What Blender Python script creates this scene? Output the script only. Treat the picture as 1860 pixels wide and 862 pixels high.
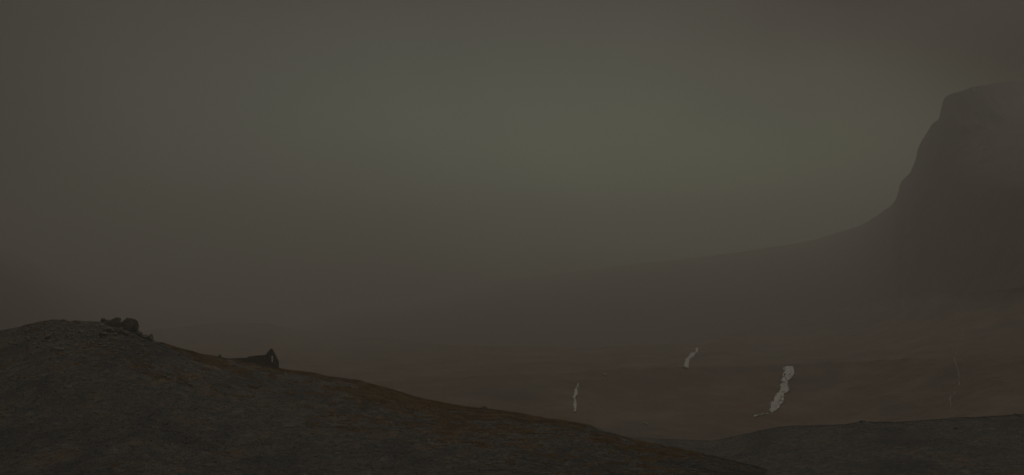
import bpy, bmesh, math, random
import numpy as np
from mathutils import Vector, Matrix, noise as mnoise

random.seed(7); rng = np.random.default_rng(7)
scene = bpy.context.scene
for o in list(bpy.data.objects): bpy.data.objects.remove(o)
C = scene.collection

# ------------------------------------------------------------------ camera
F, HX, HY = 1994.0, 930.0, 560.0          # focal length, axis column and horizon row in photo pixels
cam_d = bpy.data.cameras.new('camera'); cam = bpy.data.objects.new('camera', cam_d); C.objects.link(cam)
cam.location = (0, 0, 0); cam.rotation_euler = (math.pi/2, 0, 0)
cam_d.sensor_width = 36; cam_d.lens = 36*F/1860; cam_d.shift_y = (HY-431)/1860
cam_d.clip_start = 0.3; cam_d.clip_end = 12000
scene.camera = cam
scene.render.resolution_x, scene.render.resolution_y = 1024, 474

# ------------------------------------------------------------------ render settings
scene.view_settings.view_transform = 'Standard'; scene.view_settings.look = 'None'
scene.view_settings.gamma = 1; scene.view_settings.exposure = -1.9
try: scene.view_settings.use_curve_mapping = False
except Exception: pass
scene.render.engine = 'CYCLES'
cy = scene.cycles
cy.max_bounces = 4; cy.diffuse_bounces = 2; cy.glossy_bounces = 1; cy.volume_bounces = 1
cy.transmission_bounces = 1; cy.transparent_max_bounces = 4
cy.use_denoising = True; cy.caustics_reflective = False; cy.caustics_refractive = False
cy.volume_step_rate = 4; cy.volume_max_steps = 64

# ------------------------------------------------------------------ sky and sun
SUN_EL, SUN_AZ = math.radians(58), math.radians(12)      # veiled sun, ahead and a little to the right
def N(nt, t, **k):
    n = nt.nodes.new(t)
    for a, v in k.items():
        if a in n.inputs and not hasattr(n, a): n.inputs[a].default_value = v
        else: setattr(n, a, v)
    return n
def mth(nt, op, a, b=None, clamp=False):
    n = nt.nodes.new('ShaderNodeMath'); n.operation = op; n.use_clamp = clamp
    for i, v in enumerate((a, b)):
        if v is None: continue
        if isinstance(v, (int, float)): n.inputs[i].default_value = v
        else: nt.links.new(v, n.inputs[i])
    return n.outputs[0]
def vmth(nt, op, a, b):
    n = nt.nodes.new('ShaderNodeVectorMath'); n.operation = op
    for i, v in enumerate((a, b)):
        if isinstance(v, (tuple, list)): n.inputs[i].default_value = v
        elif isinstance(v, (int, float)): n.inputs['Scale'].default_value = v
        else: nt.links.new(v, n.inputs['Scale' if (op == 'SCALE' and i == 1) else i])
    return n.outputs[0]

world = bpy.data.worlds.new('World'); scene.world = world; world.use_nodes = True
nt = world.node_tree; nt.nodes.clear()
out = N(nt, 'ShaderNodeOutputWorld'); bg = N(nt, 'ShaderNodeBackground'); bg.inputs['Strength'].default_value = 0.1
sky = N(nt, 'ShaderNodeTexSky'); sky.sky_type = 'NISHITA'; sky.sun_disc = False
sky.sun_elevation = SUN_EL; sky.sun_rotation = SUN_AZ
tc = N(nt, 'ShaderNodeTexCoord')
sep = N(nt, 'ShaderNodeSeparateXYZ'); nt.links.new(tc.outputs['Generated'], sep.inputs[0])
az = mth(nt, 'ARCTAN2', sep.outputs[0], sep.outputs[1])
el = mth(nt, 'ARCSINE', sep.outputs[2])
# slow warping of the cloud masses
wn = N(nt, 'ShaderNodeTexNoise'); wn.inputs['Scale'].default_value = 2.6; wn.inputs['Detail'].default_value = 4; wn.inputs['Roughness'].default_value = 0.5
nt.links.new(tc.outputs['Generated'], wn.inputs['Vector'])
wsep = N(nt, 'ShaderNodeSeparateColor'); nt.links.new(wn.outputs['Color'], wsep.inputs[0])
azw = mth(nt, 'ADD', az, mth(nt, 'MULTIPLY', mth(nt, 'SUBTRACT', wsep.outputs[0], .5), 0.12))
elw = mth(nt, 'ADD', el, mth(nt, 'MULTIPLY', mth(nt, 'SUBTRACT', wsep.outputs[1], .5), 0.08))
def lobe(a0, e0, sa, se):
    da = mth(nt, 'DIVIDE', mth(nt, 'SUBTRACT', azw, math.radians(a0)), math.radians(sa))
    de = mth(nt, 'DIVIDE', mth(nt, 'SUBTRACT', elw, math.radians(e0)), math.radians(se))
    q = mth(nt, 'ADD', mth(nt, 'MULTIPLY', da, da), mth(nt, 'MULTIPLY', de, de))
    return mth(nt, 'EXPONENT', mth(nt, 'MULTIPLY', q, -1.0))
SKY_BASE = (0.205, 0.178, 0.140)
LOBES = [  # azimuth, elevation, widths (degrees), colour
    (-4.0, 8.0, 17, 6.5, (0.150, 0.225, 0.180)),
    (9.5, 5.6, 17, 5.2, (0.38, 0.485, 0.265)),
    (-29.0, 4.0, 9, 11, (-0.215, -0.19, -0.145)),
    (6.0, -0.4, 26, 3.0, (-0.340, -0.370, -0.245)),
    (12.0, 1.2, 9, 2.2, (-0.160, -0.190, -0.120)),
    (5.0, 21.0, 60, 6.5, (-0.120, -0.110, -0.085)),
    (18.0, 15.0, 6, 3.5, (-0.110, -0.150, -0.100)),
    (26.5, 10.6, 6.5, 3.4, (-0.250, -0.260, -0.205)),
]
acc = N(nt, 'ShaderNodeCombineXYZ'); acc.inputs[0].default_value, acc.inputs[1].default_value, acc.inputs[2].default_value = SKY_BASE
acc = acc.outputs[0]
for a0, e0, sa, se, col in LOBES:
    cxyz = N(nt, 'ShaderNodeCombineXYZ')
    for i in range(3): cxyz.inputs[i].default_value = col[i]
    acc = vmth(nt, 'ADD', acc, vmth(nt, 'SCALE', cxyz.outputs[0], lobe(a0, e0, sa, se)))
zen = N(nt, 'ShaderNodeMapRange'); zen.interpolation_type = 'SMOOTHSTEP'       # an overcast sky is brighter overhead
zen.inputs['From Min'].default_value = .28; zen.inputs['From Max'].default_value = .85; zen.inputs['To Min'].default_value = 1.0; zen.inputs['To Max'].default_value = 1.9
nt.links.new(sep.outputs[2], zen.inputs['Value'])
acc = vmth(nt, 'SCALE', acc, zen.outputs[0])
cn = N(nt, 'ShaderNodeTexNoise'); cn.inputs['Scale'].default_value = 5.0; cn.inputs['Detail'].default_value = 5; cn.inputs['Roughness'].default_value = .45
mp = N(nt, 'ShaderNodeMapping'); mp.inputs['Scale'].default_value = (1, 1, 1.8)
nt.links.new(tc.outputs['Generated'], mp.inputs[0]); nt.links.new(mp.outputs[0], cn.inputs['Vector'])
nf = mth(nt, 'ADD', mth(nt, 'MULTIPLY', cn.outputs['Fac'], 0.28), 0.86)
acc = vmth(nt, 'SCALE', acc, nf)
acc = vmth(nt, 'SCALE', acc, 10.0)           # the strength of the background is 0.1
mx = N(nt, 'ShaderNodeMix'); mx.data_type = 'RGBA'; mx.inputs[0].default_value = 0.985
nt.links.new(sky.outputs[0], mx.inputs[6]); nt.links.new(acc, mx.inputs[7])
nt.links.new(mx.outputs[2], bg.inputs[0]); nt.links.new(bg.outputs[0], out.inputs[0])

sun_d = bpy.data.lights.new('sun', 'SUN'); sun = bpy.data.objects.new('sun', sun_d); C.objects.link(sun)
sun_d.energy = 1.3; sun_d.angle = math.radians(25); sun_d.color = (1, 0.96, 0.88)
sd = Vector((math.cos(SUN_EL)*math.sin(SUN_AZ), math.cos(SUN_EL)*math.cos(SUN_AZ), math.sin(SUN_EL)))
sun.rotation_euler = (-sd).to_track_quat('-Z', 'Y').to_euler(); sun.location = (0, 0, 50)

# ------------------------------------------------------------------ helpers
def tag(o, label=None, cat=None, group=None, kind=None):
    if label: o['label'] = label
    if cat: o['category'] = cat
    if group: o['group'] = group
    if kind: o['kind'] = kind
    return o
def mesh_np(name, V, Fq, mat, smooth=True, parent=None):
    me = bpy.data.meshes.new(name)
    V = np.asarray(V, np.float32).reshape(-1, 3); Fq = np.asarray(Fq, np.int32)
    k = Fq.shape[1]; n = len(Fq)
    me.vertices.add(len(V)); me.vertices.foreach_set('co', V.ravel())
    me.loops.add(n*k); me.loops.foreach_set('vertex_index', Fq.ravel())
    me.polygons.add(n); me.polygons.foreach_set('loop_start', np.arange(0, n*k, k, dtype=np.int32))
    me.polygons.foreach_set('loop_total', np.full(n, k, np.int32))
    me.polygons.foreach_set('use_smooth', np.full(n, smooth))
    me.update(calc_edges=True); me.validate()
    me.materials.append(mat)
    o = bpy.data.objects.new(name, me); C.objects.link(o)
    if parent: o.parent = parent
    return o
def grid_faces(nr, nc):
    i = np.arange(nr-1)[:, None]*nc + np.arange(nc-1)[None, :]
    return np.stack([i, i+1, i+nc+1, i+nc], -1).reshape(-1, 4)
_perm = rng.permutation(4096).astype(np.int64); _val = rng.random(4096)*2-1
def vnoise(x, y, z):
    xi, yi, zi = np.floor(x).astype(np.int64), np.floor(y).astype(np.int64), np.floor(z).astype(np.int64)
    fx, fy, fz = x-xi, y-yi, z-zi
    fx, fy, fz = (f*f*f*(f*(f*6-15)+10) for f in (fx, fy, fz))
    def h(a, b, c): return _val[_perm[(_perm[(_perm[a & 4095]+b) & 4095]+c) & 4095]]
    r = 0
    for dx in (0, 1):
        for dy in (0, 1):
            for dz in (0, 1):
                w = (fx if dx else 1-fx)*(fy if dy else 1-fy)*(fz if dz else 1-fz)
                r = r + w*h(xi+dx, yi+dy, zi+dz)
    return r
def fbm(x, y, z, s, octs=5, g=.5, ridged=False):
    x, y, z = np.broadcast_arrays(np.asarray(x, float)/s, np.asarray(y, float)/s, np.asarray(z, float)/s)
    a, r, t = 1.0, 0, 0
    for k in range(octs):
        n = vnoise(x+17.3*k, y-9.1*k, z+4.7*k)
        if ridged: n = 1-2*np.abs(n)
        r = r+a*n; t += a; a *= g; x, y, z = x*2.03, y*2.03, z*2.03
    return r/t
def curve(pts):
    xs = np.array([p[0] for p in pts], float); ys = np.array([p[1] for p in pts], float)
    d = np.gradient(ys, xs)
    sec = np.diff(ys)/np.diff(xs)
    for i in range(len(xs)):                      # monotone (no overshoot) tangents
        l = sec[i-1] if i > 0 else sec[0]; r = sec[i] if i < len(sec) else sec[-1]
        d[i] = 0 if l*r <= 0 else 2*l*r/(l+r)
    def f(x):
        x = np.clip(np.asarray(x, float), xs[0], xs[-1])
        k = np.clip(np.searchsorted(xs, x)-1, 0, len(xs)-2)
        h = xs[k+1]-xs[k]; t = (x-xs[k])/h
        return ((2*t**3-3*t**2+1)*ys[k]+(t**3-2*t**2+t)*h*d[k]+(-2*t**3+3*t**2)*ys[k+1]+(t**3-t**2)*h*d[k+1])
    return f
def sstep(a, b, x):
    t = np.clip((np.asarray(x, float)-a)/(b-a), 0, 1); return t*t*(3-2*t)
def world_pt(px, py, R):                          # a bearing and a distance to a place
    return (px-HX)/F*R, R, (HY-py)/F*R

# ------------------------------------------------------------------ materials
def mat_nodes(name, cols, scale=1.0, rough=.95, bump=0.3, bump_dist=.1, detail=8, stretch=(1, 1, 1), spec=.2, second=None, contrast=(.35, .65)):
    """cols: list of (position, rgb) driven by object-space noise; second: (rgb, scale, lo, hi) patches laid over it"""
    m = bpy.data.materials.new(name); m.use_nodes = True; t = m.node_tree
    b = t.nodes['Principled BSDF']; b.inputs['Roughness'].default_value = rough
    b.inputs['Specular IOR Level'].default_value = spec
    c = N(t, 'ShaderNodeTexCoord'); mp_ = N(t, 'ShaderNodeMapping'); mp_.inputs['Scale'].default_value = stretch
    t.links.new(c.outputs['Object'], mp_.inputs[0])
    n1 = N(t, 'ShaderNodeTexNoise'); n1.inputs['Scale'].default_value = scale; n1.inputs['Detail'].default_value = detail; n1.inputs['Roughness'].default_value = .62
    t.links.new(mp_.outputs[0], n1.inputs['Vector'])
    mr = N(t, 'ShaderNodeMapRange'); mr.inputs['From Min'].default_value = contrast[0]; mr.inputs['From Max'].default_value = contrast[1]
    t.links.new(n1.outputs['Fac'], mr.inputs['Value'])
    cr = N(t, 'ShaderNodeValToRGB'); e = cr.color_ramp.elements
    e[0].position, e[0].color = cols[0][0], (*cols[0][1], 1); e[1].position, e[1].color = cols[-1][0], (*cols[-1][1], 1)
    for p, col in cols[1:-1]:
        k = e.new(p); k.color = (*col, 1)
    t.links.new(mr.outputs[0], cr.inputs[0]); res = cr.outputs[0]
    for sc in (second or []):
        rgb, s2, lo, hi = sc[:4]
        n2 = N(t, 'ShaderNodeTexNoise'); n2.inputs['Scale'].default_value = s2; n2.inputs['Detail'].default_value = 6; n2.inputs['Roughness'].default_value = .6
        t.links.new(mp_.outputs[0], n2.inputs['Vector'])
        r2 = N(t, 'ShaderNodeMapRange'); r2.inputs['From Min'].default_value = lo; r2.inputs['From Max'].default_value = hi
        t.links.new(n2.outputs['Fac'], r2.inputs['Value'])
        m2 = N(t, 'ShaderNodeMix'); m2.data_type = 'RGBA'; m2.inputs[7].default_value = (*rgb, 1)
        t.links.new(r2.outputs[0], m2.inputs[0]); t.links.new(res, m2.inputs[6]); res = m2.outputs[2]
    t.links.new(res, b.inputs['Base Color'])
    bp = N(t, 'ShaderNodeBump'); bp.inputs['Strength'].default_value = bump; bp.inputs['Distance'].default_value = bump_dist
    t.links.new(n1.outputs['Fac'], bp.inputs['Height']); t.links.new(bp.outputs[0], b.inputs['Normal'])
    return m

M_peat = mat_nodes('heather_peat', [(0, (.07, .07, .069)), (.5, (.095, .091, .086)), (1, (.135, .122, .106))], scale=.8, bump=.3, bump_dist=.15, stretch=(.9, .38, 1), second=[((.135, .10, .07), .25, .54, .66), ((.062, .062, .062), .10, .50, .62)])
def hill_material():
    """dark heather and peat with rust-coloured moor grass; where the grass wins is stored in the mesh attribute 'grass'"""
    m = M_peat; t = m.node_tree; b = t.nodes['Principled BSDF']
    src = b.inputs['Base Color'].links[0].from_socket
    at = N(t, 'ShaderNodeAttribute'); at.attribute_name = 'grass'
    c = N(t, 'ShaderNodeTexCoord')
    n = N(t, 'ShaderNodeTexNoise'); n.inputs['Scale'].default_value = .55; n.inputs['Detail'].default_value = 8; n.inputs['Roughness'].default_value = .65
    t.links.new(c.outputs['Object'], n.inputs['Vector'])
    s = mth(t, 'ADD', mth(t, 'MULTIPLY', mth(t, 'SUBTRACT', n.outputs['Fac'], .5), 4.0), at.outputs['Fac'], clamp=True)
    mix = N(t, 'ShaderNodeMix'); mix.data_type = 'RGBA'
    n2 = N(t, 'ShaderNodeTexNoise'); n2.inputs['Scale'].default_value = 2.5; n2.inputs['Detail'].default_value = 5
    t.links.new(c.outputs['Object'], n2.inputs['Vector'])
    cr = N(t, 'ShaderNodeValToRGB'); e = cr.color_ramp.elements
    e[0].position, e[0].color = .3, (.20, .147, .098, 1); e[1].position, e[1].color = .7, (.35, .25, .155, 1)
    t.links.new(n2.outputs['Fac'], cr.inputs[0])
    t.links.new(s, mix.inputs[0]); t.links.new(src, mix.inputs[6]); t.links.new(cr.outputs[0], mix.inputs[7])
    t.links.new(mix.outputs[2], b.inputs['Base Color'])
    return m
M_hill = hill_material()
M_valley = mat_nodes('moor_valley', [(0, (.12, .086, .067)), (.5, (.165, .117, .09)), (1, (.225, .162, .122))], scale=.03, bump=.8, bump_dist=4, stretch=(1, 1, 3),
                     second=[((.12, .098, .080), .012, .50, .68), ((.19, .12, .085), .02, .58, .74)])
M_mountain = mat_nodes('mountain_rock', [(0, (.085, .070, .06)), (.5, (.125, .102, .085)), (1, (.17, .138, .112))], scale=.012, bump=.8, bump_dist=8, stretch=(1.5, 1.5, .7))
def lower_moor(m, rgb, z0, z1):                   # bracken and moor grass on the lower slopes of the mountain
    t = m.node_tree; b = t.nodes['Principled BSDF']; src = b.inputs['Base Color'].links[0].from_socket
    g = N(t, 'ShaderNodeNewGeometry'); sp = N(t, 'ShaderNodeSeparateXYZ'); t.links.new(g.outputs['Position'], sp.inputs[0])
    n = N(t, 'ShaderNodeTexNoise'); n.inputs['Scale'].default_value = .01; n.inputs['Detail'].default_value = 6; t.links.new(g.outputs['Position'], n.inputs['Vector'])
    hgt = mth(t, 'ADD', sp.outputs[2], mth(t, 'MULTIPLY', mth(t, 'SUBTRACT', n.outputs['Fac'], .5), 60))
    r = N(t, 'ShaderNodeMapRange'); r.inputs['From Min'].default_value = z1; r.inputs['From Max'].default_value = z0; t.links.new(hgt, r.inputs['Value'])
    k = N(t, 'ShaderNodeMix'); k.data_type = 'RGBA'; k.inputs[7].default_value = (*rgb, 1)
    t.links.new(r.outputs[0], k.inputs[0]); t.links.new(src, k.inputs[6]); t.links.new(k.outputs[2], b.inputs['Base Color'])
lower_moor(M_mountain, (.15, .106, .082), 20, 260)
M_far = mat_nodes('far_moor', [(0, (.07, .058, .048)), (1, (.13, .10, .078))], scale=.006, bump=.4, bump_dist=10)
M_rock = mat_nodes('grey_rock', [(0, (.12, .115, .105)), (.5, (.19, .18, .165)), (1, (.28, .265, .24))], scale=1.6, bump=.8, bump_dist=.15,
                   second=[((.22, .21, .18), 2.8, .58, .68)])
M_pale = mat_nodes('pale_rock', [(0, (.16, .15, .13)), (1, (.34, .32, .28))], scale=2.5, bump=.6, bump_dist=.1)
M_wall = mat_nodes('ruin_stone', [(0, (.08, .077, .072)), (.5, (.145, .137, .127)), (1, (.22, .205, .19))], scale=2.2, bump=.9, bump_dist=.12, stretch=(1, 1, 2.2), contrast=(.3, .7))
M_grass = mat_nodes('dry_grass', [(0, (.18, .125, .075)), (.5, (.34, .235, .13)), (1, (.50, .37, .22))], scale=.35, bump=0)
M_heather = mat_nodes('heather', [(0, (.10, .10, .098)), (.55, (.13, .124, .115)), (1, (.19, .165, .135))], scale=.3, bump=0)
M_water = mat_nodes('white_water', [(0, (.34, .33, .30)), (.5, (.50, .49, .45)), (1, (.68, .67, .61))], scale=.7, rough=.4, bump=.8, bump_dist=.5, stretch=(1, 1, .5), spec=.5, contrast=(.3, .6))
M_floor = mat_nodes('valley_floor', [(0, (.08, .06, .045)), (1, (.13, .10, .07))], scale=.02, bump=.3)

# ------------------------------------------------------------------ foreground hill
crestA = curve([(-700, 640), (-300, 628), (-80, 610), (0, 601), (50, 591), (100, 580), (140, 583), (185, 584), (225, 592), (255, 607), (285, 620), (330, 634),
                (400, 650), (450, 658), (505, 668), (560, 676), (600, 684), (650, 691), (700, 704), (760, 722), (810, 733), (870, 741),
                (950, 752), (1060, 769), (1110, 783), (1170, 801), (1250, 817), (1330, 836), (1450, 868), (1700, 930), (2200, 1010)])
distA = curve([(-700, 215), (0, 228), (200, 226), (400, 238), (505, 246), (700, 240), (900, 224), (1110, 204), (1300, 188), (1500, 175), (2200, 160)])
R0 = 108.0
def dispA(x, y):
    z = fbm(x, y, 0, 16, 5)*.8 + fbm(x, y*.4, 3, 4.0, 4, .5)*.22+np.minimum(fbm(x, y*.5, 6, 1.6, 3, .5), .1)*.16
    return z
def slopeA(px, t):                                # t 0 foot .. 1 crest
    D = distA(px); c = crestA(px)
    bot = np.maximum(905, c+30)
    py = c+(bot-c)*(1-t)**1.25
    R = R0+(D-R0)*t
    fade = .42+.6*(1-t)
    x, y, z = world_pt(px, py, R)
    return x, y, z+dispA(x, y)*np.minimum(fade*1.3, 1)
def on_hill(px, py):
    c = float(crestA(px)); bot = max(905, c+30)
    t = 1-np.clip((py-c)/(bot-c), 0, 1)**(1/1.25)
    return [float(v) for v in slopeA(px, t)]
cols = np.arange(-700, 2201, 2.2); ts = np.linspace(0, 1, 330)
rows = []
# ground between the camera and the foot of the hill, camera standing on the edge of a knoll
for R, z in ((-60, -1.7), (-10, -1.7), (2, -1.75), (8, -5), (20, -13), (45, -20), (80, -22.5)):
    base = np.array([slopeA(cols, 0.0)[2], ]).ravel()
    w = max(0, (R-20)/(R0-20))
    rows.append(np.stack([(cols-HX)/F*max(R, 40)*(1.0 if R > 20 else 1.3), np.full_like(cols, R), base*w*.9+z*(1-w*.9)], -1))
for t in ts: rows.append(np.stack(slopeA(cols, t), -1))
top = rows[-1]
for dR, dz in ((3, -.7), (8, -2.6), (20, -8), (45, -20), (90, -40), (140, -62)):
    f = (top[:, 1]+dR)/top[:, 1]
    rows.append(np.stack([top[:, 0]*f, top[:, 1]+dR, top[:, 2]+dz+fbm(top[:, 0], top[:, 1]+dR, 5, 12, 3)*.5], -1))
V = np.stack(rows)
hill = mesh_np('hillside', V, grid_faces(len(rows), len(cols)), M_hill)
tag(hill, kind='structure')
def grass_w(px, py, x, y):
    rel = py-crestA(px)                            # distance under the crest, in bearing units
    rusty = (sstep(250, 520, px)*.60*(1-.8*sstep(850, 1150, px))+.10)*np.exp(-np.maximum(rel, 0)/30)
    far = .17*sstep(240, 560, px)*(1-.7*sstep(950, 1200, px))*np.exp(-np.maximum(rel, 0)/95)*(.5+1.4*fbm(x, y, 2, 14, 4))
    low = fbm(x, y, 9, 22, 3)*.35
    return (rusty+far)*np.clip(.75+1.6*fbm(x, y, 12, 9, 4), .1, 1.5)+low*(.5+rusty)-.14-.25*sstep(1150, 1350, px)-.12*sstep(60, 150, rel)  # rusty crest grass; its thinning downslope to dark heather stands in for lens vignetting
P = V.reshape(-1, 3); RR = np.maximum(P[:, 1], 1); ppx = P[:, 0]/RR*F+HX; ppy = HY-P[:, 2]/RR*F
gw = grass_w(ppx, ppy, P[:, 0], P[:, 1])
at = hill.data.attributes.new('grass', 'FLOAT', 'POINT'); at.data.foreach_set('value', gw.astype(np.float32))

# ------------------------------------------------------------------ right bank
crestB = curve([(700, 850), (950, 812), (1060, 800), (1140, 795), (1230, 797), (1290, 799), (1340, 790), (1400, 776), (1460, 771), (1530, 770), (1570, 766), (1640, 765),
                (1700, 761), (1780, 757), (1860, 752), (2000, 735), (2300, 700)])
distB = curve([(700, 330), (1140, 320), (1290, 300), (1400, 262), (1600, 232), (1860, 215), (2300, 190)])
def slopeB(px, t):
    D = distB(px); c = crestB(px); bot = np.maximum(c+60, 905)
    py = c+(bot-c)*(1-t)**1.3; R = 128+(D-128)*t
    x, y, z = world_pt(px, py, R)
    return x, y, z+(fbm(x, y, 21, 18, 5)*.8+fbm(x, y, 8, 3.5, 4, .6)*.3)*np.minimum(1, .4+1.2*(1-t))
cB = np.arange(700, 2301, 2.2); rows = []
r0 = np.stack(slopeB(cB, 0.0), -1)
rows.append(r0+np.array([0, -25, -6])); rows.append(r0+np.array([0, -8, -1.5]))
for t in np.linspace(0, 1, 220): rows.append(np.stack(slopeB(cB, t), -1))
top = rows[-1]
for dR, dz in ((3, -.6), (10, -3), (30, -12), (60, -28), (120, -50)):
    f = (top[:, 1]+dR)/top[:, 1]
    rows.append(np.stack([top[:, 0]*f, top[:, 1]+dR, top[:, 2]+dz], -1))
V = np.stack(rows)
bank = mesh_np('slope', V, grid_faces(len(rows), len(cB)), M_hill); tag(bank, kind='structure')
P = V.reshape(-1, 3); ppx = P[:, 0]/P[:, 1]*F+HX; rel = (HY-P[:, 2]/P[:, 1]*F)-crestB(ppx)
gw = -.30+.38*np.exp(-np.maximum(rel, 0)/14)*(1-sstep(1250, 1500, ppx))+fbm(P[:, 0], P[:, 1], 3, 20, 3)*.16
at = bank.data.attributes.new('grass', 'FLOAT', 'POINT'); at.data.foreach_set('value', gw.astype(np.float32))
def on_bank(px, py):
    c = float(crestB(px)); bot = max(c+60, 905)
    t = 1-np.clip((py-c)/(bot-c), 0, 1)**(1/1.3)
    return [float(v) for v in slopeB(px, t)]

# ------------------------------------------------------------------ the mountain on the right, running back along the valley
mtop = curve([(150, 645), (400, 602), (520, 575), (650, 550), (800, 530), (930, 506), (1020, 495), (1100, 485), (1200, 473), (1300, 462), (1400, 448), (1470, 436), (1530, 421), (1568, 407), (1590, 393), (1612, 380),
              (1624, 368), (1631, 352), (1634, 338), (1641, 326), (1652, 316), (1659, 300), (1664, 286), (1667, 272), (1676, 254), (1688, 232), (1694, 222), (1704, 216), (1709, 200),
              (1712, 186), (1718, 175), (1735, 168), (1765, 160), (1800, 152), (1830, 147), (1860, 144), (1950, 132), (2100, 104), (2400, 80)])
mdist = curve([(650, 1850), (930, 1850), (1100, 1850), (1300, 1800), (1450, 1650), (1560, 1480), (1650, 1300), (1720, 1180), (1780, 1060), (1860, 930), (2100, 760), (2400, 700)])
def mtn_R(px, t):
    D = mdist(px); tail = 1-sstep(1470, 1730, px); cap = sstep(1722, 1860, px)
    return D*(.55+.45*np.maximum(t, 1e-4)**.45)*(1+tail*(1.02*t**5-.12*(1-t)))*(1+cap*.55*sstep(.62, 1.0, t)**1.0)
def mtn_pt(px, t):
    c = mtop(px)+fbm(px, 0, 0, 26, 4, .6)*2.8*(sstep(1500, 1640, px)+.2)+fbm(px, 7, 0, 7, 3, .6)*1.3*sstep(1560, 1640, px)
    py = 680+(c-680)*t
    R = mtn_R(px, t)
    x, y, z = world_pt(px, py, R)
    edge = np.clip((1-t)*8, 0, 1)
    r = fbm(x, y, z*.35, 120, 6, .55, ridged=True)*20+fbm(x, y*.3, z*2.6, 60, 5)*16
    return x, y-r*edge*(.5+.5*t), z
# ------------------------------------------------------------------ valley with its ledge and the ridge behind
ledge = curve([(-600, 720), (400, 700), (700, 690), (900, 680), (980, 675), (1100, 671), (1230, 668), (1300, 664), (1430, 661), (1560, 658), (1700, 650), (2400, 630)])
ridge = curve([(-600, 650), (0, 622), (200, 606), (330, 592), (420, 584), (490, 588), (540, 598), (600, 607), (650, 610), (700, 613), (780, 623), (850, 626), (930, 628), (1000, 628), (1040, 630), (1075, 630.5), (1120, 627),
               (1190, 625), (1270, 621), (1300, 615), (1340, 603), (1400, 586), (1500, 560), (1600, 545), (1860, 520), (2400, 480)])
def valley_R(px, py):
    L = ledge(px); A = ridge(px); jump = 1-sstep(1480, 1720, px)
    left = 1-sstep(500, 900, px)
    a = np.clip((900-py)/(900-L), 0, 1)            # foot to ledge
    s = 1-(1-a)**1.0
    R = 370+ (560-370)*np.clip((900-py)/(900-745), 0, 1)+(640-560)*np.clip((745-py)/(745-L), 0, 1)
    b = np.clip((L-py)/(L-A), 0, 1)
    R2 = 640+jump*90*sstep(0, .06, b)+(330-jump*60)*b**1.15+left*700*b*sstep(0, 1, b)*sstep(-100, 450, px)
    w = sstep(1290, 1420, px)*b**1.1
    R2 = R2*(1-w)+(mtn_R(px, (680-A)/(680-mtop(px)))-12)/(1-.22*sstep(1450, 1900, px))*w
    return np.where(py > L, R, R2)*(1-.22*sstep(1450, 1900, px))
def valley_pt(px, py):
    R = valley_R(px, py); x, y, z = world_pt(px, py, R)
    A = ridge(px); calm = np.clip((py-A)/25, .12, 1)
    d = fbm(x, y, z, 70, 6, .55)*3.2*calm+fbm(x, y, z*.4, 18, 4, .6, ridged=True)*1.5*calm
    return x, y+d*2.0, z+d*.75
cV = np.arange(-500, 2301, 3.0); rows = []
Lc, Ac = ledge(cV), ridge(cV)
for s in np.linspace(0, 1, 150): rows.append(np.stack(valley_pt(cV, 905+(Lc-905)*s+.05*(1-s)), -1))
for s in np.concatenate([np.linspace(.004, .08, 8), np.linspace(.09, 1, 90)]): rows.append(np.stack(valley_pt(cV, Lc+(Ac-Lc)*s), -1))
top = rows[-1]
for dR, dz in ((25, -1.5), (80, -9), (200, -30), (400, -50)):
    f = (top[:, 1]+dR)/top[:, 1]; rows.append(np.stack([top[:, 0]*f, top[:, 1]+dR, top[:, 2]+dz], -1))
V = np.stack(rows)
tag(mesh_np('valley_terrain', V, grid_faces(len(rows), len(cV)), M_valley), kind='structure')

cM = np.concatenate([np.arange(150, 1560, 7.0), np.arange(1560, 1900, 1.6), np.arange(1902, 2400, 6)]); rows = []
for t in np.linspace(0, 1, 190): rows.append(np.stack(mtn_pt(cM, t), -1))
top = rows[-1]
for dR, dz in ((40, -6), (150, -30), (400, -120)):
    f = (top[:, 1]+dR)/top[:, 1]; rows.append(np.stack([top[:, 0]*f+dR*.25, top[:, 1]+dR, top[:, 2]+dz], -1))
V = np.stack(rows)
tag(mesh_np('mountain', V, grid_faces(len(rows), len(cM)), M_mountain), kind='structure')
def on_mtn(px, py):
    c = float(mtop(px)); t = (680-py)/(680-c)
    return [float(v) for v in mtn_pt(np.array([px]), t)]

# far hill closing the valley on the left
fdist = curve([(-900, 800), (-300, 850), (0, 1200), (150, 1750), (300, 2200), (450, 2400), (560, 2800), (800, 3000), (1200, 3000)])
ftop = curve([(-900, 300), (-300, 330), (-120, 390), (0, 445), (150, 505), (300, 543), (430, 557), (560, 562), (700, 552), (850, 535), (1000, 520), (1200, 520)])
cF = np.arange(-900, 1201, 10.0); rows = []
for t in np.linspace(0, 1, 60):
    py = 640+(ftop(cF)-640)*t; R = fdist(cF)*(1+(.7*t**2+.9*t**7)*(1-.8*sstep(200, 560, cF)))
    x, y, z = world_pt(cF, py, R); n_ = fbm(x, y, z, 260, 5, .5)*40*np.clip((1-t)*6, .05, 1)
    rows.append(np.stack([x, y-n_, z+n_*.12], -1))
top = rows[-1]
rows.append(top+np.array([0, 200, -90]))
tag(mesh_np('far_hill', np.stack(rows), grid_faces(len(rows), len(cF)), M_far), kind='structure')

# one sheet of ground under everything, out to the far hills
gx = np.linspace(-3500, 3500, 80); gy = np.linspace(-400, 3700, 60)
GX, GY = np.meshgrid(gx, gy); GZ = -92+fbm(GX, GY, 0, 400, 4)*8
tag(mesh_np('ground', np.stack([GX, GY, GZ], -1), grid_faces(60, 80), M_floor), kind='structure')

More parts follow.
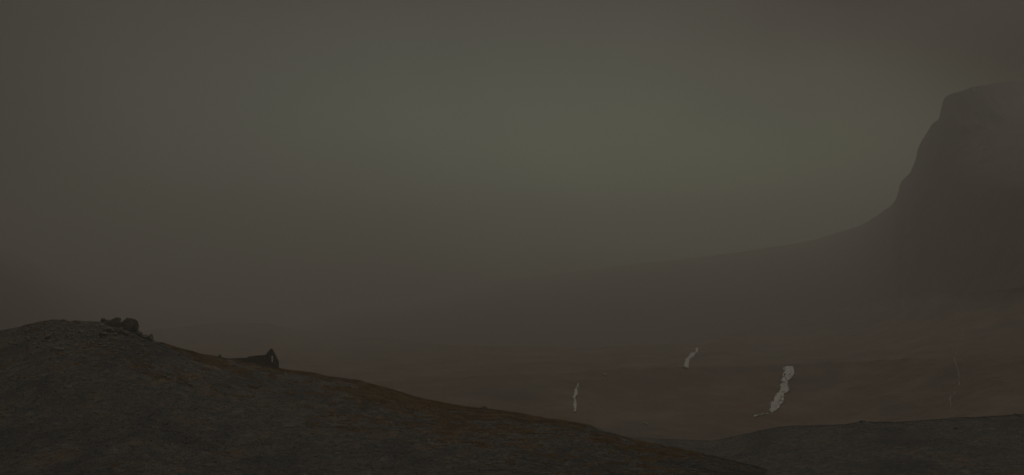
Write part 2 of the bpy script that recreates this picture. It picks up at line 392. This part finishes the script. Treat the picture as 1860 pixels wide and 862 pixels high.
# ------------------------------------------------------------------ haze
bm = bmesh.new(); bmesh.ops.create_cube(bm, size=1)
hz = bpy.data.meshes.new('haze'); 
for v in bm.verts: v.co = Vector((v.co.x*7400, 1650+v.co.y*4300, 115+v.co.z*430))
bm.to_mesh(hz); bm.free()
haze = bpy.data.objects.new('haze', hz); C.objects.link(haze); tag(haze, kind='stuff')
mh = bpy.data.materials.new('haze_air'); mh.use_nodes = True; t_ = mh.node_tree; t_.nodes.clear()
pv = N(t_, 'ShaderNodeVolumePrincipled'); ou = N(t_, 'ShaderNodeOutputMaterial')
pv.inputs['Color'].default_value = (.88, .87, .82, 1); pv.inputs['Density'].default_value = 0.00073; pv.inputs['Anisotropy'].default_value = .62
t_.links.new(pv.outputs[0], ou.inputs['Volume']); hz.materials.append(mh)

# ------------------------------------------------------------------ boulders of the outcrop
def rock_mesh(seed, sx, sy, sz, blocky, flat_top=False, taper=0):
    r = random.Random(seed); bm = bmesh.new(); bmesh.ops.create_icosphere(bm, subdivisions=4, radius=1.0)
    planes = []
    for i in range(int(11+blocky*6)):
        v = Vector((r.gauss(0, 1), r.gauss(0, 1), r.gauss(0, .9))).normalized(); planes.append((v, r.uniform(.45, .80)))
    if blocky >= .8:
        for v, d in (((1, .1, .06), .60), ((-1, .1, .04), .62), ((.1, 1, 0), .6), ((-.1, -1, .08), .6), ((.04, -.1, 1), .58)): planes.append((Vector(v).normalized(), d))
    if flat_top: planes.append((Vector((r.uniform(-.1, .1), 0, 1)).normalized(), .55))
    off = Vector((seed*3.7, seed*1.3, 0))
    for v in bm.verts:
        p = v.co.copy()
        for n_, d in planes:
            k = p.dot(n_)-d
            if k > 0: p -= n_*k*(.75+.25*blocky)
        if blocky > .6:                      # squarer silhouette
            m_ = max(abs(p.x), abs(p.y), abs(p.z)); p = p.lerp(p*(.78/max(m_, .01)), .35)
        q = p*2.3+off
        p *= 1+.16*mnoise.noise(q*.8)+.06*mnoise.noise(q*2.1)+.02*mnoise.noise(q*5)
        crack = abs(mnoise.noise(q*.9+Vector((9, 3, 1))))
        if crack < .07: p *= .86+2*crack
        if taper and p.z > -.3: p.x = p.x*(1-taper*(p.z+.3))+.25*taper*(p.z+.3)
        v.co = Vector((p.x*sx, p.y*sy, p.z*sz))
    me = bpy.data.meshes.new('rock'); bm.to_mesh(me); bm.free()
    for f in me.polygons: f.use_smooth = False
    return me
# px, py of the centre, width and height (photo pixels), blockiness, tilt, material, label
ROCKS = [
 (234, 590, 31, 24, .6, .12, 'p2', 'largest rounded boulder at the right end of the hilltop outcrop'),
 (244.5, 594, 13, 15, .5, -.1, 'g', 'cracked lobe of rock overhanging the right side of the largest boulder'),
 (212, 585, 17.5, 21, 1, .03, 'g', 'tall square block standing highest on the outcrop'),
 (199, 585, 19, 13, .8, .0, 'g', 'low flat topped rock wedged left of the tall square block'),
 (188, 581, 8.5, 11, .4, .1, 'g', 'small round knob at the left end of the outcrop skyline'),
 (272, 612.5, 15, 15, .6, .35, 'g', 'pointed rock standing alone on the slope right of the outcrop'),
 (261.5, 612, 11, 9, .5, .1, 'g', 'low shoulder of rock touching the left of the pointed rock'),
 (253, 605, 14, 13, .6, -.4, 'g', 'slanting rock stepping down right below the largest boulder'),
 (198, 597, 18, 12, .6, .2, 'g', 'broad rock under the tall square block'),
 (216, 600, 15, 11, .7, -.1, 'g', 'angular rock below the gap between block and largest boulder'),
 (187, 606, 16, 11, .6, .1, 'g', 'grey rock at the lower left foot of the outcrop'),
 (207, 607, 12, 6, .7, 0, 'g', 'flat slab at the foot of the outcrop'),
 (239, 609, 12, 5, .6, .1, 'g', 'thin slab lying below the largest boulder'),
 (228, 605, 10, 7, .6, -.1, 'g', 'small rock tucked under the largest boulder'),
 (178, 593, 3.5, 6, .5, -.4, 'p', 'narrow pale stone leaning left of the outcrop'),
 (125, 608, 9.5, 9, .3, .1, 'p2', 'rounded pale boulder in the grass left of the outcrop'),
 (86, 611, 11, 7, .5, -.2, 'g', 'low grey boulder left of the pale rounded boulder'),
 (51, 600, 9, 8, .4, .2, 'g', 'leftmost boulder just under the skyline of the hill'),
 (100, 604, 9, 6, .5, .2, 'g', 'dark boulder between the leftmost and the pale rounded boulder'),
 (147, 601, 10, 5, .6, -.1, 'g', 'thin ledge of rock under the grassy hilltop'),
 (160, 609, 9, 5, .6, .1, 'g', 'low slab right of the pale rounded boulder'),
 (103, 634, 19, 9, .4, .1, 'g', 'wide half buried slab below the other boulders'),
 (108.5, 641, 3.2, 2.6, .3, 0, 'p', 'tiny white stone under the half buried slab'),
 (300, 633, 7, 4, .5, .1, 'g', 'small stone on the skyline right of the pointed rock'),
 (413.5, 653.5, 4, 3, .5, .1, 'p', 'small pale stone at the left foot of the ruin wall'),
 (428, 656, 3, 2, .5, 0, 'p', 'smaller pale stone right of the one by the ruin wall'),
 (878, 741, 12, 7, .5, .1, 'g', 'dark rock on the hill skyline well right of the ruin'),
 (862, 740, 10, 5, .5, -.1, 'g', 'lower dark rock left of its neighbour on the right skyline'),
 (300, 768, 12, 6, .4, .1, 'g', 'half buried grey rock low on the near hillside'),
 (188, 802, 4, 3, .4, .1, 'p', 'tiny pale stone low on the left hillside'),
]
RB = [(1569, 765, 18, 6, .5, .1, 'g', 'rounded hummock of rock on the right bank skyline'),
      (1735, 776, 8, 4, .5, .1, 'p2', 'small brownish stone on the right bank'),
      (1848, 754, 16, 6, .5, .1, 'g', 'dark rock at the far right end of the right bank')]
M_pale2 = mat_nodes('lichened_rock', [(0, (.10, .095, .08)), (1, (.21, .195, .165))], scale=2.5, bump=.6, bump_dist=.1)
MM = {'g': M_rock, 'p': M_pale, 'p2': M_pale2}
for i, (px, py, w, h, bl, tilt, mk, lab) in enumerate(ROCKS+RB):
    onb = i >= len(ROCKS); cr_ = (crestB if onb else crestA)(px); d_ = (distB if onb else distA)(px)
    foot = py+h*.38
    if foot <= cr_+1.5: R = float(d_)-.8
    else: R = (on_bank if onb else on_hill)(px, foot)[1]
    x, y, z = world_pt(px, py, R); s = R/F
    me = rock_mesh(11+i*5, w*s*.66, (w+h)*.5*s*.6, h*s*.70, bl, flat_top=(bl >= .8), taper=.75 if tilt == .35 else 0); me.materials.append(MM[mk])
    o = bpy.data.objects.new('boulder' if w > 6 else 'stone', me); C.objects.link(o)
    o.location = (x, y, z); o.rotation_euler = (0, tilt, 0)
    tag(o, lab, 'boulder' if w > 6 else 'stone', 'rocks on the right bank' if onb else 'rocks on the hill')

# scattered small stones round the outcrop and down the slope
def scatter_stones(n):
    V, Fs = [], []
    bm = bmesh.new(); bmesh.ops.create_icosphere(bm, subdivisions=1, radius=1.0)
    bv = np.array([v.co[:] for v in bm.verts]); bf = np.array([[v.index for v in f.verts] for f in bm.faces]); bm.free()
    for k in range(n):
        if k < n*.55: px = rng.normal(170, 75); py = float(crestA(px))+abs(rng.normal(0, 26))+2
        else: px = rng.uniform(-50, 1150); py = float(crestA(px))+rng.uniform(4, 230)
        if py > 900 or (391 < px < 510 and py < crestA(px)+4): continue
        x, y, z = on_hill(px, py); s = rng.uniform(.10, .42)*(1 if k < n*.55 else .7)
        J = bv*(1+rng.normal(0, .16, bv.shape))*np.array([s*rng.uniform(.8, 1.6), s, s*rng.uniform(.4, .8)])
        a = rng.uniform(0, 6.28); c_, s_ = math.cos(a), math.sin(a)
        J = J@np.array([[c_, s_, 0], [-s_, c_, 0], [0, 0, 1]])
        V.append(J+np.array([x, y, z+s*.12])); Fs.append(bf+len(bv)*(len(V)-1))
    return mesh_np('scattered_stones', np.concatenate(V), np.concatenate(Fs), M_rock, smooth=False)
tag(scatter_stones(900), 'small grey stones strewn over the hill and thickest round the outcrop', 'stones', kind='stuff')

# ------------------------------------------------------------------ the ruined cottage
def pt_on(px, py, R): return np.array(world_pt(px, py, R))
RUIN_R = 243.0
ruin = bpy.data.objects.new('ruined_cottage', None); C.objects.link(ruin)
base = pt_on(493, 668, RUIN_R); ruin.location = base.tolist()
tag(ruin, 'roofless dark stone cottage ruin with one standing gable on the hill crest', 'ruin')
S_ = RUIN_R/F
# frame of the gable: it runs from its left corner (behind) to its right corner (nearer), thickness into the house
A_ = pt_on(480.5, 668, RUIN_R+.45)[:2]; B_ = pt_on(505.5, 668, RUIN_R-.45)[:2]
gdir = (B_-A_)/np.linalg.norm(B_-A_); gn = np.array([-gdir[1], gdir[0]])        # gn points away from the camera
glen = float(np.linalg.norm(B_-A_)); K = glen/25.0                               # metres of gable per photo pixel across
def slab(name, prof, hole, origin, ud, nd, thick, mat, jag=.07, seed=0):
    """a wall of stone: profile polygon in (u, z) metres, optional rectangular hole, given thickness; rubble surface and uneven top"""
    r = random.Random(seed); bm = bmesh.new()
    us = sorted(set([p[0] for p in prof])); u0, u1 = us[0], us[-1]
    n = max(6, int((u1-u0)/.16)); cols_ = [u0+(u1-u0)*i/n for i in range(n+1)]
    if hole: cols_ = sorted([c for c in cols_ if min(abs(c-hole[0]), abs(c-hole[1])) > .06]+[hole[0], hole[1]])
    tops = [p for p in prof]
    def topz(u):
        for (a, za), (b, zb) in zip(tops, tops[1:]):
            if a <= u <= b: return za+(zb-za)*(u-a)/max(b-a, 1e-6)
        return tops[-1][1]
    zb = min(-1.2, -1.2); jit = [r.uniform(-jag, jag) for _ in cols_]
    vs = {}
    nz = 18
    def zrow(i, k):
        u = cols_[i]; T = topz(u)+jit[i]
        if hole:
            zs = [zb, -.4, 0, .4]; lo, hi = hole[2], hole[3]
            zz = [zb+(lo-zb)*q/6 for q in range(7)]+[lo+(hi-lo)*q/4 for q in range(1, 5)]+[hi+(max(T, hi+.05)-hi)*q/7 for q in range(1, 8)]
            if T < hi+.12: zz = [zb+(T-zb)*q/17 for q in range(18)]
            return zz[k]
        return zb+(T-zb)*k/17
    for i in range(len(cols_)):
        for k in range(nz):
            for s in (0, 1):
                u = cols_[i]; z = zrow(i, k)
                dn = mnoise.noise(Vector((u*3.1+seed, z*4.3, s*9)))*.07
                du = mnoise.noise(Vector((u*2+4, z*3.3, 7+seed)))*.05 if i in (0, len(cols_)-1) else 0
                p = origin[:2]+ud*(u+du)+nd*(s*thick+dn)
                vs[i, k, s] = bm.verts.new((p[0]-base[0], p[1]-base[1], origin[2]+z-base[2]))
    def inhole(i, k): return bool(hole) and hole[0]-1e-6 <= cols_[i] < hole[1]-1e-6 and 6 <= k < 10
    for i in range(len(cols_)-1):
        for k in range(nz-1):
            if inhole(i, k): continue
            bm.faces.new((vs[i, k, 0], vs[i+1, k, 0], vs[i+1, k+1, 0], vs[i, k+1, 0]))
            bm.faces.new((vs[i, k, 1], vs[i, k+1, 1], vs[i+1, k+1, 1], vs[i+1, k, 1]))
        bm.faces.new((vs[i, nz-1, 0], vs[i+1, nz-1, 0], vs[i+1, nz-1, 1], vs[i, nz-1, 1]))
    for k in range(nz-1):
        for i in (0, len(cols_)-1): bm.faces.new((vs[i, k, 0], vs[i, k+1, 0], vs[i, k+1, 1], vs[i, k, 1]))
    if hole:
        hi_ = [i for i in range(len(cols_)) if hole[0]-1e-6 <= cols_[i] <= hole[1]+1e-6]
        for k in range(6, 10):
            for i in (hi_[0], hi_[-1]): bm.faces.new((vs[i, k, 0], vs[i, k+1, 0], vs[i, k+1, 1], vs[i, k, 1]))
        for a, b in zip(hi_, hi_[1:]):
            for k in (6, 10): bm.faces.new((vs[a, k, 0], vs[b, k, 0], vs[b, k, 1], vs[a, k, 1]))
    bmesh.ops.recalc_face_normals(bm, faces=bm.faces)
    me = bpy.data.meshes.new(name); bm.to_mesh(me); bm.free(); me.materials.append(mat)
    o = bpy.data.objects.new(name, me); C.objects.link(o); o.parent = ruin
    return o
zb0 = base[2]
og = np.array([A_[0], A_[1], zb0])
h = lambda py: (668-py)*S_
gab = slab('gable', [(0, h(644)), (1.5*K, h(643)), (11.6*K, h(631.6)), (13.6*K, h(631.6)), (24.6*K, h(654)), (25*K, h(656))],
     (11.5*K, 15.2*K, h(656.6), h(644.2)), og, gdir, gn, .34, M_wall, jag=.05, seed=2)
# stone dressings of the gable window
def box_obj(name, c, half, ud, nd, mat, parent):
    bm = bmesh.new(); bmesh.ops.create_cube(bm, size=2)
    for v in bm.verts:
        p = c[:2]+ud*v.co.x*half[0]+nd*v.co.y*half[1]; v.co = Vector((p[0]-base[0], p[1]-base[1], c[2]+v.co.z*half[2]-base[2]))
    bmesh.ops.bevel(bm, geom=bm.edges[:], offset=.02, segments=1, affect='EDGES')
    me = bpy.data.meshes.new(name); bm.to_mesh(me); bm.free(); me.materials.append(mat)
    o = bpy.data.objects.new(name, me); C.objects.link(o); o.parent = parent; return o
wc = og+np.append(gdir*13.4*K+gn*.2, 0)
box_obj('lintel', wc+np.array([0, 0, h(644.6)+.06]), (.40, .2, .08), gdir, gn, M_wall, gab)
box_obj('sill', wc+np.array([0, 0, h(656.2)-.05]), (.36, .2, .05), gdir, gn, M_wall, gab)
# front wall: from the gable's left corner off to the left and slightly towards the back, its top stepping down
L_end = pt_on(402, 668, RUIN_R-3.0)[:2]
fd = (L_end-A_)/np.linalg.norm(L_end-A_); fl = float(np.linalg.norm(L_end-A_)); fn = np.array([fd[1], -fd[0]])
if fn[1] < 0: fn = -fn
kf = fl/78.5
ogf = np.array([*(A_+gdir*.02+fd*.02), zb0])
slab('front_wall', [(0, h(643.8)), (16*kf, h(644.6)), (30*kf, h(646)), (30.6*kf, h(647.8)), (50*kf, h(648.8)), (66*kf, h(648.8)), (78*kf, h(648))], None, ogf, fd, fn, .55, M_wall, jag=.05, seed=5)
# stub of the far gable, a leaning triangle
ogs = np.array([*(L_end-fd*.0+np.array([.0, -.1])), zb0])
slab('gable_stump', [(0, h(649)), (1*kf, h(648.5)), (3*kf, h(642)), (3.7*kf, h(640.6)), (5*kf, h(642.5)), (10*kf, h(647.5)), (13*kf, h(649))], None, ogs-np.append(fd*2.5*kf, 0), fd, fn, 1.6, M_wall, jag=.05, seed=9)
# low back wall
bo = B_+gn*0; bd = fd
ogb = np.array([*(A_+gdir*glen*.96+gn*.6), zb0])
slab('back_wall', [(0, h(662)), (8*kf, h(662)), (9*kf, h(662.6)), (60*kf, h(658))], None, ogb, fd, fn, .5, M_wall, jag=.08, seed=13)

# ------------------------------------------------------------------ grass and heather
def scatter_blades(name, n, pick, hrange, width, blades, mat, spread):
    pos = []
    while sum(len(p) for p in pos) < n:
        pos.append(pick(n))
    P = np.concatenate(pos)[:n]
    hsz = rng.uniform(*hrange, n)*(1 if True else 1)
    V = np.empty((n, blades, 3, 3)); 
    for b in range(blades):
        a = rng.uniform(0, 2*np.pi, n); lean = rng.uniform(.1, .7, n); la = rng.uniform(0, 2*np.pi, n)
        o = np.stack([np.cos(la)*spread*rng.random(n), np.sin(la)*spread*rng.random(n), -.05*np.ones(n)], -1)
        w = np.stack([np.cos(a)*width, np.sin(a)*width, np.zeros(n)], -1)
        c = P+o; tip = c+np.stack([np.cos(la)*lean*hsz+.25*hsz, np.sin(la)*lean*hsz, hsz*rng.uniform(.6, 1.1, n)], -1)
        V[:, b, 0] = c-w; V[:, b, 1] = c+w; V[:, b, 2] = tip
    return mesh_np(name, V.reshape(-1, 3), np.arange(n*blades*3).reshape(-1, 3), mat, smooth=False)
def pickA(kind):
    def f(n):
        px = rng.uniform(-60, 1500, n); t = 1-rng.random(n)**1.6 if kind == 'g' else rng.random(n)**.8
        x, y, z = slopeA(px, t); py = HY-z/y*F
        g = grass_w(px, py, x, y)+fbm(x, y, 4, 2.5, 3)*.45
        keep = (g > .02) if kind == 'g' else ((g < .0) & (fbm(x, y*.35, 15, 2.4, 4, .6) > -.45))
        keep &= ~((px > 150) & (px < 285) & (py < crestA(px)+22) & (kind == 'g'))
        return np.stack([x, y, z], -1)[keep]
    return f
def pickB(n):
    px = rng.uniform(1000, 1900, n); t = 1-rng.random(n)**1.5
    p = np.stack(slopeB(px, t), -1)
    return p[fbm(p[:, 0], p[:, 1]*.35, 15, 2.4, 4, .6) > -.45]
g1 = scatter_blades('moor_grass', 65000, pickA('g'), (.15, .42), .022, 7, M_grass, .2)
tag(g1, 'rust coloured moor grass thickest along the hill crest', 'grass', kind='stuff')
g2 = scatter_blades('heather', 130000, pickA('h'), (.05, .22), .022, 7, M_heather, .36)
tag(g2, 'dark low heather covering the near hillside', 'heather', kind='stuff')
g3 = scatter_blades('bank_heather', 50000, pickB, (.05, .22), .024, 7, M_heather, .38)
tag(g3, 'dark heather on the right bank', 'heather', kind='stuff')

# ------------------------------------------------------------------ waterfalls
M_thin = mat_nodes('thin_water', [(0, (.16, .135, .11)), (1, (.30, .27, .235))], scale=.05, rough=.5, bump=.3, spec=.5)
def waterfall(name, spine, cut, seed, label, cat, surf, off, step=.4, group=None, thick=.35, nscale=2.2, stretchy=2.2):
    """spine: (px, py, half width) down the fall; a sheet of foam laid on the rock, torn into strands where cut is passed"""
    sp = np.array(spine, float); L = np.concatenate([[0], np.cumsum(np.hypot(*(np.diff(sp[:, :2], axis=0).T)))])
    ns = int(L[-1]/step)+2; l = np.linspace(0, L[-1], ns)
    cx, cyy, hw = (np.interp(l, L, sp[:, i]) for i in range(3))
    nw = max(4, int(2*hw.max()/step)+2); w = np.linspace(-1, 1, nw)
    tx = np.gradient(cx, l); ty = np.gradient(cyy, l); nn = np.hypot(tx, ty)+1e-9; nx, ny = ty/nn, -tx/nn
    edge = 1+.30*fbm(l[:, None], np.sign(w)[None, :]*7, seed, 1.6, 3, .7)+.14*fbm(l[:, None], np.sign(w)[None, :]*5, seed+4, 9, 2)
    PX = cx[:, None]+w[None, :]*hw[:, None]*edge*nx[:, None]; PY = cyy[:, None]+w[None, :]*hw[:, None]*ny[:, None]*(.5 if hw.max() > 1.5 else 1)+fbm(l[:, None], w[None, :]*3, seed+2, 5, 2)*.8
    x, y, z = surf(PX, PY)
    den = fbm(PX, PY/stretchy, seed*3.1, nscale, 5, .7)-cut*(.35+1.1*np.abs(w)[None, :]**2.2)
    b = fbm(PX, PY, seed, 1.3, 3)*thick
    fr = np.stack([x, y-off-b-thick*(1-np.abs(w)[None, :]**2), z+off*.25+b*.4], -1); bk = np.stack([x, y+off*.3+0*b, z-off*.3+0*b], -1)
    keep = den > (-.40 if hw.max() > 1.5 else -9)
    V = np.concatenate([fr.reshape(-1, 3), bk.reshape(-1, 3)]); nv = ns*nw; Fc = []
    kf_ = keep[:-1, :-1] & (keep[1:, 1:] | keep[:-1, 1:])
    for i in range(ns-1):
        for j in range(nw-1):
            if not kf_[i, j]: continue
            a, b_, c_, d_ = i*nw+j, i*nw+j+1, (i+1)*nw+j+1, (i+1)*nw+j
            Fc.append((a, b_, c_, d_))
            for (ii, jj, p, q) in ((i-1, j, a, b_), (i+1, j, c_, d_), (i, j-1, d_, a), (i, j+1, b_, c_)):
                if not (0 <= ii < ns-1 and 0 <= jj < nw-1 and kf_[ii, jj]): Fc.append((p, p+nv, q+nv, q))
    o = mesh_np(name, V, np.array(Fc), M_water if hw.max() > 1.5 or seed == 21 else M_thin)
    bm = bmesh.new(); bm.from_mesh(o.data); bmesh.ops.delete(bm, geom=[v for v in bm.verts if not v.link_faces], context='VERTS'); bmesh.ops.recalc_face_normals(bm, faces=bm.faces); bm.to_mesh(o.data); bm.free()
    tag(o, label, cat, group); return o
G = 'white water falling down the moor'
waterfall('waterfall', [(1430, 663.5, 7.5), (1430, 668, 10), (1430.5, 676, 10.5), (1429, 685, 10.5), (1424, 689, 7.5), (1422.5, 697, 7.5), (1423.5, 704, 8), (1422, 709, 7),
          (1417, 716, 8), (1413, 724, 9), (1410.5, 732, 9.5), (1408, 738, 9.5), (1404, 742, 9), (1399, 746, 5.5)], .20, 3, 'largest waterfall, a broad white torn sheet dropping from the right ledge', 'waterfall', valley_pt, 1.6, group=G)
waterfall('waterfall', [(1266, 632, 1.8), (1263, 638, 3), (1257, 643, 4.2), (1250, 648, 4), (1247, 654, 3.2), (1246, 661, 3.6), (1245, 668.5, 4.5)], .12, 8, 'bent narrow waterfall highest up, under the far ridge left of the largest fall', 'waterfall', valley_pt, 2.2, group=G)
waterfall('waterfall', [(1049.5, 695, 1.2), (1048.5, 702, 3.2), (1046.5, 711, 4.4), (1046, 718, 3.8), (1043, 725, 2.8), (1044, 733, 3.2), (1044.5, 741, 3.6), (1044, 748, 4.2), (1045, 753, 4)], .40, 14, 'thin stranded waterfall furthest left, just above the foreground hill', 'waterfall', valley_pt, 1.5, group=G)
waterfall('cascade', [(1393, 749.5, 1.0), (1385, 751.6, 1.1), (1377, 754, 1.0), (1369, 755.2, .7)], .2, 21, 'short slanting white run of water below the largest waterfall', 'stream', valley_pt, 1.5)
waterfall('cascade', [(1095.5, 678, .8), (1098, 680.5, 1.0), (1101.5, 683.5, .7)], .2, 23, 'tiny slanting white splash between the left and the highest waterfall', 'stream', valley_pt, 1.8)
waterfall('cascade', [(1169.5, 769.5, .8), (1172, 771, 1.0), (1176, 773.5, .7)], .2, 26, 'tiny white splash low on the valley slope near the hill foot', 'stream', valley_pt, 1.3)
def thread(name, pts, r, label, surf, off, seed):
    rr = random.Random(seed); P = []
    for (a, b) in zip(pts, pts[1:]):
        n = max(2, int(math.hypot(b[0]-a[0], b[1]-a[1])/2.5))
        for k in range(n):
            t = k/n; px = a[0]+(b[0]-a[0])*t+rr.uniform(-.6, .6); py = a[1]+(b[1]-a[1])*t
            x, y, z = (float(np.ravel(q)[0]) for q in surf(px, py)); P.append(Vector((x, y-off, z)))
    bm = bmesh.new(); prev = None
    for i, p in enumerate(P):
        q = r*(rr.uniform(.25, 1.0)); ring = [bm.verts.new(p+Vector((math.cos(a)*q, -abs(math.sin(a))*q*.6 if s else .5, math.sin(a)*q*.2))) for s, a in ((1, 0), (1, math.pi*.33), (1, math.pi*.66), (1, math.pi))]
        if prev:
            for k in range(3): bm.faces.new((prev[k], prev[k+1], ring[k+1], ring[k]))
            bm.faces.new((prev[3], prev[0], ring[0], ring[3]))
        prev = ring
    me = bpy.data.meshes.new(name); bm.to_mesh(me); bm.free(); me.materials.append(M_thin)
    o = bpy.data.objects.new(name, me); C.objects.link(o); tag(o, label, 'stream'); return o
def mtn_front(px, py):
    x, y, z = on_mtn(px, py); return x, y, z
def right_surface(px, py):                       # nearer of the valley side and the mountain at this bearing
    if py > float(ridge(px)): return tuple(float(np.ravel(q)[0]) for q in valley_pt(np.array([px]), np.array([py])))
    return mtn_front(px, py)
thread('mountain_stream', [(1794, 440), (1788, 448), (1783, 458), (1778, 468), (1777, 476), (1781, 486), (1778, 497), (1776, 512), (1774, 530)], .38, 'faint thread of water high on the dark mountainside', right_surface, 3.0, 4)
thread('mountain_stream', [(1752, 585), (1751, 600), (1748, 616), (1744, 632), (1737, 640), (1731, 651), (1735, 664), (1736, 676), (1740, 694), (1733, 705), (1723, 722), (1721, 738)], .33, 'longer thread of water zigzagging down to the right bank', right_surface, 2.5, 5)
